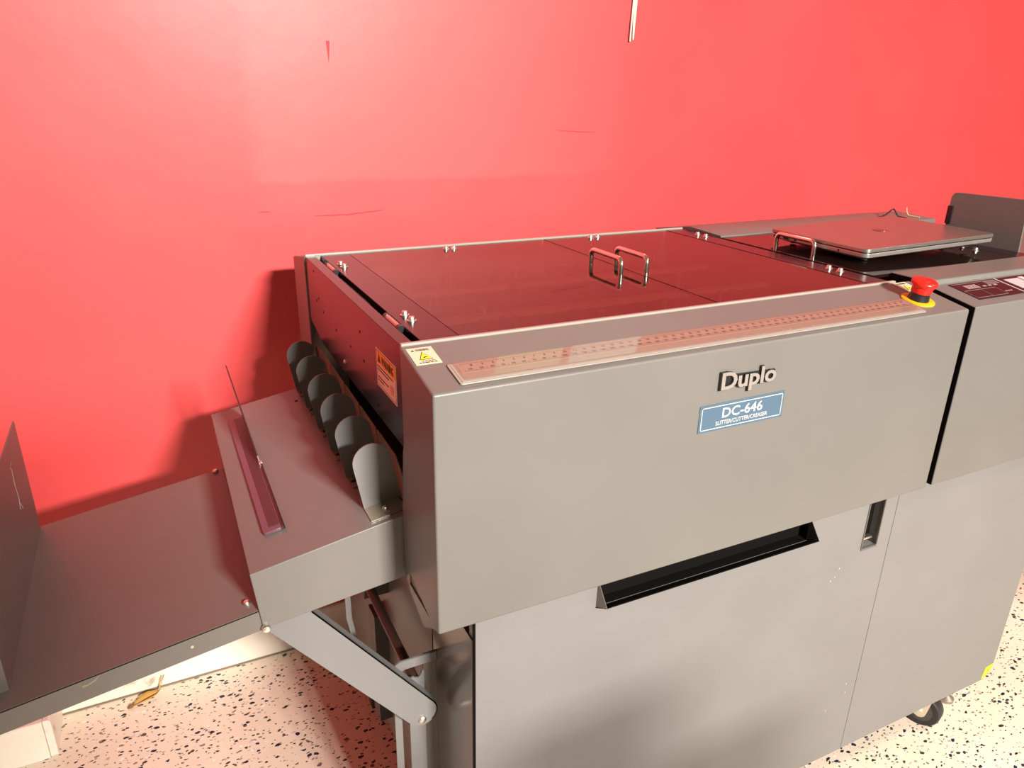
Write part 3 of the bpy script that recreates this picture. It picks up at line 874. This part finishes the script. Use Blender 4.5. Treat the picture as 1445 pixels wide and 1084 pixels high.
# ================================================================== DELIVERY UNIT (sloping chute, fins, arms, long tray)
du = thing('delivery_unit', 'sloping gray delivery chute with six rounded fins and a long tray at the left', 'paper tray', (-0.09, 0.37, 0.68))
A0 = Vector((-0.1842, 0.1265, 0.7566))
eu, ew = Vector((0.9847, 0, 0.1745)), Vector((-0.1745, 0, 0.9847))
BL = lambda p: A0 + eu * p[0] + ew * p[2] + Vector((0, p[1] - 0.1265, 0))      # (u along slope, y, w up)
YE = 0.629
box = MB().add([BL(p) for p in ((0, 0.1265, 0), (0.194, 0.1265, 0), (0.190, 0.1265, -0.0900), (-0.0063, 0.1265, -0.0797), (0.004, YE, 0), (0.194, YE, 0), (0.190, YE, -0.0900), (-0.0063, YE, -0.0797))],
               [(0, 1, 2, 3), (7, 6, 5, 4), (0, 4, 5, 1), (1, 5, 6, 2), (2, 6, 7, 3), (3, 7, 4, 0)])
chute = obj('chute', box, M['gray_box'], du, bevel=0.0012)
obj('chute_hole', MB().lathe([(0.003, 0), (0.003, 0.0003)], BL((0.1419, 0.5725, 0.0001)), ew, 10), M['black'], chute)
first_fin = None
for i, y in enumerate((0.170, 0.262, 0.350, 0.438, 0.530, 0.615)):
    u0_, u1_, hgt = 0.1515, 0.2015, 0.0875
    r = (u1_ - u0_) / 2
    prof = [(u0_, 0.0), (u1_, 0.0)]
    for k in range(0, 13):
        a = math.pi * k / 12
        prof.append(((u0_ + u1_) / 2 + r * math.cos(a), hgt - r + r * math.sin(a)))
    if first_fin is None:
        mb = MB().prism(prof, 'y', 0, 0.0016)
        mb.map(lambda p: BL((p[0], p[1] + 0.1265, p[2])) - A0)
        first_fin = obj('fin', mb, M['gray_low'], du, loc=A0 + Vector((0, y - 0.1265, 0)))
        fin = first_fin
    else:
        fin = dup(first_fin, A0 + Vector((0, y - 0.1265, 0)), du)
    obj('fin_foot', MB().box(u0_, u1_ - 0.004, y - 0.033, y + 0.0002, 0.0002, 0.0018).map(BL), M['foot_metal'], fin)
    obj('foot_slot', MB().box(u0_ + 0.003, u0_ + 0.020, y - 0.020, y - 0.014, 0.0018, 0.0020).map(BL) if i else MB().lathe([(0.002, 0.0018), (0.002, 0.0021)], BL((0.177, y - 0.0245, 0)), ew, 10), M['black'] if i else M['steel'], fin)
    obj('foot_screw', MB().lathe([(0.004, 0), (0.004, 0.0014), (0.0032, 0.0028), (0.001, 0.0032)], BL((0.1745, y - 0.0165, 0.0018)), ew, 12), M['steel'], fin, smooth=True)

# support arm in front, with a rounded end and an upper flange
def arm(y, depth):
    poly = [(-0.1760, 0.6740), (-0.168, 0.6662), (0.0018, 0.4468)]
    cx, cz, r = 0.0195, 0.4608, 0.0225
    for k in range(1, 13):
        a = math.radians(218 + 180 * k / 12)
        poly.append((cx + r * math.cos(a), cz + r * math.sin(a)))
    poly += [(-0.1181, 0.6822), (-0.120, 0.690)]
    a_ = obj('support_arm', MB().prism(poly, 'y', y, y + 0.0025), M['gray_low'], du)
    # flange turned back along the upper edge and round the end
    run = poly[8:-1]
    fl = MB()
    n = len(run)
    vs = []
    for p in run:
        vs += [(p[0], y, p[1]), (p[0], y + depth, p[1])]
    ins = []
    for i, p in enumerate(run):
        a = Vector(run[max(0, i - 1)])
        b = Vector(run[min(n - 1, i + 1)])
        t = (b - a).normalized()
        q = Vector(p) + Vector((-t.y, t.x)) * 0.0018
        ins += [(q.x, y, q.y), (q.x, y + depth, q.y)]
    fs = []
    m = len(vs)
    for i in range(n - 1):
        fs += [(2 * i, 2 * i + 2, 2 * i + 3, 2 * i + 1), (m + 2 * i, m + 2 * i + 1, m + 2 * i + 3, m + 2 * i + 2),
               (2 * i, m + 2 * i, m + 2 * i + 2, 2 * i + 2), (2 * i + 1, 2 * i + 3, m + 2 * i + 3, m + 2 * i + 1)]
    fl.add(vs + ins, fs)
    obj('arm_flange', fl, M['gray_low'], a_)
    obj('pivot_bolt', MB().lathe([(0.0055, 0), (0.0055, 0.003), (0.004, 0.0045), (0.0015, 0.005)], (0.0185, y, 0.4500), (0, -1, 0), 14), M['steel'], a_, smooth=True)
arm(0.1295, 0.018)

# link hanging under the chute
obj('rear_link', MB().prism([(-0.0225, 0.620), (-0.0135, 0.620), (-0.0135, 0.440), (-0.004, 0.375), (0.002, 0.300), (-0.007, 0.300), (-0.0125, 0.375), (-0.0225, 0.440)], 'y', 0.40, 0.404), M['gray_low'], du)
# long tray, bolted to the chute, falling away to the left at the same slope
T0 = Vector((-0.1780, 0.13, 0.7026))
tu = Vector((-0.2687, 0, -0.0425)).normalized()
tw = Vector((0.0425, 0, -0.2687)).normalized() * -1
TR = lambda p: T0 + tu * p[0] + tw * p[2] + Vector((0, p[1] - 0.13, 0))
L = 0.62
tb = MB()
tb.box(0, L, 0.13, 0.5260, -0.002, 0).box(0, L, 0.13, 0.1318, -0.0285, -0.0005).box(0, L, 0.5242, 0.5260, -0.0285, -0.0005).box(L - 0.002, L, 0.13, 0.526, -0.0285, -0.0005)
tray = obj('tray_bed', tb.map(TR), M['gray_tray'], du)
for y in (0.1515, 0.5205):
    obj('tray_bolt', MB().lathe([(0.0045, 0), (0.0045, 0.0022), (0.003, 0.004), (0.001, 0.0044)], TR((0.012, y, 0)), tw, 12), M['steel'], tray, smooth=True)
obj('corner_bolt', MB().lathe([(0.0055, 0), (0.0055, 0.0025), (0.0042, 0.0045), (0.0015, 0.005)], (-0.1735, 0.1262, 0.6785), (0, -1, 0), 14), M['chrome'], chute, smooth=True)
obj('apron_rivet', MB().lathe([(0.0018, 0), (0.0018, 0.0006)], TR((0.081, 0.13, -0.0135)), (0, -1, 0), 10), M['steel'], tray)
# paint scratch on the tray edge
sv = [(0.176, -0.0015), (0.184, -0.0062), (0.191, -0.0080), (0.1965, -0.0068), (0.1960, -0.0105), (0.1890, -0.0100), (0.1820, -0.0080)]
obj('paint_scratch', MB().prism(sv, 'y', 0.1296, 0.13).map(TR), mat('scratch_gray', (0.24, 0.20, 0.15), 0.6), tray)

# ================================================================== SEPARATE THINGS
# upright stop plate standing on the long tray
sp_ = thing('stop_plate', 'tall upright gray sheet metal stop plate standing on the left end of the long tray', 'plate', (-0.444, 0.34, 0.66))
u_p = (-0.443 - T0.x) / tu.x
zb = lambda x: T0.z + tu.z * (x - T0.x) / tu.x
pl = [(0.1604, zb(-0.443) + 0.0004), (0.5214, zb(-0.443) + 0.0004), (0.5214, 0.8370), (0.1604, 0.8370)]
obj('upright_sheet', MB().prism(pl, 'x', -0.4445, -0.4425), M['gray_tray'], sp_)
obj('front_flange', MB().add([(-0.4445, 0.1604, zb(-0.4445) + 0.0005), (-0.4445, 0.1604, 0.837), (-0.475, 0.1604, 0.837), (-0.475, 0.1604, zb(-0.475) + 0.0005),
                              (-0.4445, 0.1624, zb(-0.4445) + 0.0005), (-0.4445, 0.1624, 0.837), (-0.475, 0.1624, 0.837), (-0.475, 0.1624, zb(-0.475) + 0.0005)],
                             [(0, 1, 2, 3), (7, 6, 5, 4), (0, 4, 5, 1), (1, 5, 6, 2), (2, 6, 7, 3), (3, 7, 4, 0)]), M['gray_tray'], sp_)
sc = MB()
for pts in ([(0.44, 0.810), (0.425, 0.806), (0.432, 0.802), (0.428, 0.782), (0.432, 0.760), (0.424, 0.745)], [(0.432, 0.752), (0.440, 0.738)]):
    for (y0, z0), (y1, z1) in zip(pts[:-1], pts[1:]):
        sc.add([(-0.4421, y0, z0), (-0.4421, y0 + 0.0018, z0 + 0.0006), (-0.4421, y1 + 0.0018, z1 + 0.0006), (-0.4421, y1, z1), (-0.4426, y0, z0), (-0.4426, y1, z1)], [(0, 1, 2, 3), (0, 3, 5, 4)])
obj('scuff_mark', sc, mat('scuff_gray', (0.45, 0.33, 0.30), 0.6), sp_)

# tinted guide lying on the chute: flange with an upright blade
bg = thing('blade_guide', 'purple tinted plastic guide with a thin upright blade lying on the sloping chute', 'guide', BL((0.04, 0.38, 0)))
base = MB().prism(rrect(0.0275, 0.0515, 0.194, 0.578, 0.004), 'z', 0.0002, 0.0045)
obj('guide_base', base.map(BL), M['tint'], bg, bevel=0.0008)
obj('grip_strip', MB().box(0.0365, 0.0495, 0.204, 0.565, 0.0045, 0.0052).map(BL), M['tint_dark'], bg)
bladep = [(0.194, 0.0002), (0.574, 0.0002), (0.574, 0.0980), (0.555, 0.1020), (0.545, 0.0990), (0.385, 0.0160), (0.380, 0.0060), (0.194, 0.0060)]
obj('upright_blade', MB().prism(bladep, 'x', 0.0512, 0.0530).map(BL), M['tint_dark'], bg)
obj('metal_edge', MB().box(0.0530, 0.0548, 0.196, 0.378, 0.0002, 0.0075).map(BL), M['black_gloss'], bg)
obj('edge_clip', MB().box(0.0505, 0.0552, 0.376, 0.383, 0.0060, 0.0085).map(BL), M['steel'], bg)

# laptop on the right smoked cover
lp = thing('laptop', 'closed silver laptop lying askew on the right smoked cover beside the bow handle', 'laptop', (1.035, 0.33, ZC))
la = math.radians(-1.0)
LF = lambda p: Vector((0.8580 + p[0] * math.cos(la) - p[1] * math.sin(la), 0.2120 + p[0] * math.sin(la) + p[1] * math.cos(la), ZC + p[2] + 0.0006 + 0.024 * p[0]))    # its right side rests on the lid screws
LW, LD = 0.335, 0.232
def slab(inset_b, z0, inset_t, z1, r):
    a = rrect(inset_b, LW - inset_b, inset_b, LD - inset_b, r)
    b = rrect(inset_t, LW - inset_t, inset_t, LD - inset_t, r)
    n = len(a)
    return MB().add([(x, y, z0) for x, y in a] + [(x, y, z1) for x, y in b], [list(range(n))[::-1], list(range(n, 2 * n))] + [(i, (i + 1) % n, n + (i + 1) % n, n + i) for i in range(n)])
lb = slab(0.020, 0.0040, 0.001, 0.0115, 0.012)
t2 = slab(0.001, 0.0115, 0.0005, 0.0180, 0.012)
lb.add(t2.v, t2.f)
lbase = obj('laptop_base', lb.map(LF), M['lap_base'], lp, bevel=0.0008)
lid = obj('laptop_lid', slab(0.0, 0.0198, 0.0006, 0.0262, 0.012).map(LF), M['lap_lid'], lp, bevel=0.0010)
obj('lid_gap', slab(0.003, 0.0180, 0.003, 0.0198, 0.010).map(LF), M['black_plastic'], lp)
prt = MB()
for y0, y1, z0, z1 in ((0.205, 0.219, 0.0125, 0.0165), (0.180, 0.194, 0.0125, 0.0165), (0.160, 0.166, 0.0130, 0.0162)):
    obj('side_port', MB().box(0.0004, 0.0016, y0, y1, z0, z1).map(LF), M['black_plastic'], lbase)
obj('jack_socket', MB().lathe([(0.0022, 0), (0.0022, 0.0012)], LF((0.0002, 0.060, 0.0148)), (math.cos(la), math.sin(la), 0), 12), M['black_plastic'], lbase)
for x, y in ((0.035, 0.032), (LW - 0.035, 0.032), (0.035, LD - 0.032), (LW - 0.035, LD - 0.032)):
    obj('rubber_foot', MB().lathe([(0.006, 0.0002), (0.006, 0.0041)], LF((x, y, 0)), (0, 0, 1), 12), M['rubber'], lbase)
lc = LF((LW * 0.52, LD * 0.52, 0.0262))
lfm = frame(lc, (math.cos(la), math.sin(la), 0), (-math.sin(la), math.cos(la), 0))
ringp = [(0.0150 * math.cos(2 * math.pi * k / 32), 0.0150 * math.sin(2 * math.pi * k / 32)) for k in range(32)]
lgo = obj('lid_logo', MB().prism(ringp, 'z', -0.0001, 0.0003).map(lfm), M['lap_logo'], lid)
hp = text_mb('hp', 0.016, 0.0125, lambda p: lfm((-0.0078 + p[0], -0.0040 + p[1], 0.0003 + p[2])), 0.0003, 0.0, shear=0.3)
obj('logo_lettering', hp, M['lap_lid'], lgo)

# cables behind the laptop
zc = 1.0225
tag(obj('power_cable', MB().tube([(1.325, 0.562, zc + 0.003), (1.342, 0.562, zc + 0.008), (1.357, 0.561, zc + 0.018), (1.362, 0.560, zc + 0.020), (1.367, 0.559, zc + 0.015), (1.372, 0.556, zc + 0.006), (1.374, 0.552, zc + 0.0025), (1.372, 0.53, zc + 0.002)], 0.0018, 8), M['black_plastic'], smooth=True),
    'thin black cable looping up behind the laptop', 'cable')
tag(obj('tan_cord', MB().tube([(1.409, 0.562, zc + 0.021), (1.4105, 0.561, zc + 0.012), (1.415, 0.560, zc + 0.005), (1.417, 0.556, zc + 0.0022), (1.418, 0.53, zc + 0.0018)], 0.0014, 8), M['tan'], smooth=True),
    'short tan cord end sticking up behind the laptop', 'cord')

# white nylon ties hanging on the wall, upper middle
tie = MB()
tie.add([(0.8163, 0.9005, 1.56), (0.8290, 0.9005, 1.56), (0.8285, 0.9005, 1.478), (0.8263, 0.9005, 1.430), (0.8255, 0.9005, 1.402), (0.8235, 0.9005, 1.3985), (0.8218, 0.9005, 1.402), (0.8200, 0.9005, 1.440), (0.8185, 0.9005, 1.478)] +
        [(0.8163, 0.9030, 1.56), (0.8290, 0.9030, 1.56), (0.8285, 0.9030, 1.478), (0.8263, 0.9030, 1.430), (0.8255, 0.9030, 1.402), (0.8235, 0.9030, 1.3985), (0.8218, 0.9030, 1.402), (0.8200, 0.9030, 1.440), (0.8185, 0.9030, 1.478)],
        [list(range(9)), list(range(17, 8, -1))] + [(i, (i + 1) % 9, 9 + (i + 1) % 9, 9 + i) for i in range(9)])
wt = thing('hanging_tie', 'white nylon tie with two tails hanging down the red wall at the top', 'tie', (0.82, 0.902, 1.45))
obj('wide_tail', tie, M['tie'], wt)
obj('narrow_tail', MB().tube([(0.8185, 0.9015, 1.56), (0.8170, 0.900, 1.475), (0.8150, 0.899, 1.435), (0.8135, 0.898, 1.3965)], [0.002, 0.0016, 0.0020, 0.0022], 8), M['tie'], wt, smooth=True)

# dried leaf on the floor by the baseboard
lf = thing('dried_leaf', 'curled dried yellow leaf with a stem on the floor by the baseboard', 'leaf', (-0.385, 0.862, 0))
ctr = [(-0.4175, 0.853, 0.004), (-0.405, 0.857, 0.006), (-0.392, 0.860, 0.010), (-0.378, 0.864, 0.012), (-0.368, 0.869, 0.010), (-0.360, 0.876, 0.010)]
wd = [0.003, 0.006, 0.010, 0.011, 0.007, 0.0015]
lm = MB()
for (x, y, z), w in zip(ctr, wd):
    for s, dz in ((-1, 0.006), (-0.5, -0.001), (0, -0.0035), (0.5, 0.000), (1, 0.008)):
        lm.v.append(Vector((x - s * w * 0.45, y + s * w * 0.9, max(0.0006, z * 0.6 + dz * w / 0.011))))
for i in range(len(ctr) - 1):
    for k in range(4):
        lm.f.append((5 * i + k, 5 * i + k + 1, 5 * i + 6 + k, 5 * i + 5 + k))
leaf_o = obj('leaf_blade', lm, M['leaf'], lf, smooth=True, recalc=False)
so = leaf_o.modifiers.new('thickness', 'SOLIDIFY')
so.thickness = 0.0006
obj('leaf_tip', MB().tube([(-0.4255, 0.8505, 0.003), (-0.419, 0.8525, 0.005), (-0.412, 0.855, 0.005)], [0.002, 0.0045, 0.003], 8), M['leaf_dark'], lf, smooth=True)
for dx in (0, 0.005):
    obj('leaf_stem', MB().tube([(-0.362, 0.875, 0.008), (-0.3585 + dx * 0.4, 0.880, 0.016), (-0.355 + dx, 0.884, 0.028), (-0.351 + dx, 0.887, 0.036)], 0.0009, 6), M['leaf'], lf, smooth=True)

# papers pinned on the wall above the picture, seen mirrored in the ruler
tag(obj('notice_sheet', MB().box(0.834, 1.075, 0.9025, 0.905, 1.64, 1.95), M['paper']), 'white paper sheet pinned high on the red wall above the frame', 'paper')
tag(obj('notice_sheet', MB().box(0.594, 0.804, 0.9025, 0.905, 1.64, 1.95), M['cream_paper']), 'cream paper sheet pinned high on the red wall above the frame', 'paper')

# unseen cartons added only to shade the left end and the foot of the door
def shade_carton(label, x0, x1, y0, y1, h, z0=0.0):
    t = thing('shade_carton', label, 'box', ((x0 + x1) / 2, (y0 + y1) / 2, z0))
    obj('box_body', MB().box(x0, x1, y0, y1, z0, h - 0.004), M['card'], t, bevel=0.004)
    for a, b in ((y0 + 0.001, (y0 + y1) / 2 - 0.002), ((y0 + y1) / 2 + 0.002, y1 - 0.001)):
        obj('box_flap', MB().box(x0 + 0.001, x1 - 0.001, a, b, h - 0.004, h), M['card'], t)
    obj('packing_tape', MB().box(x0 + 0.001, x1 - 0.001, (y0 + y1) / 2 - 0.024, (y0 + y1) / 2 + 0.024, h, h + 0.0006), mat('packing_tape', (0.45, 0.33, 0.2), 0.25), t)
    return t
shade_carton('tall slim brown box added unseen behind the camera to hold the shading box', -0.20, -0.08, -1.62, -1.50, 1.44)
shade_carton('wide flat brown box added unseen behind the camera to shade the tray end', -0.36, 0.06, -1.76, -1.36, 1.62, 1.4408)
shade_carton('taller of two narrow brown boxes added unseen to shade the machine door', 0.28, 0.41, -1.30, -1.12, 1.14)
shade_carton('shorter of two narrow brown boxes added unseen to shade the machine door', 0.48, 0.59, -1.30, -1.12, 1.03)
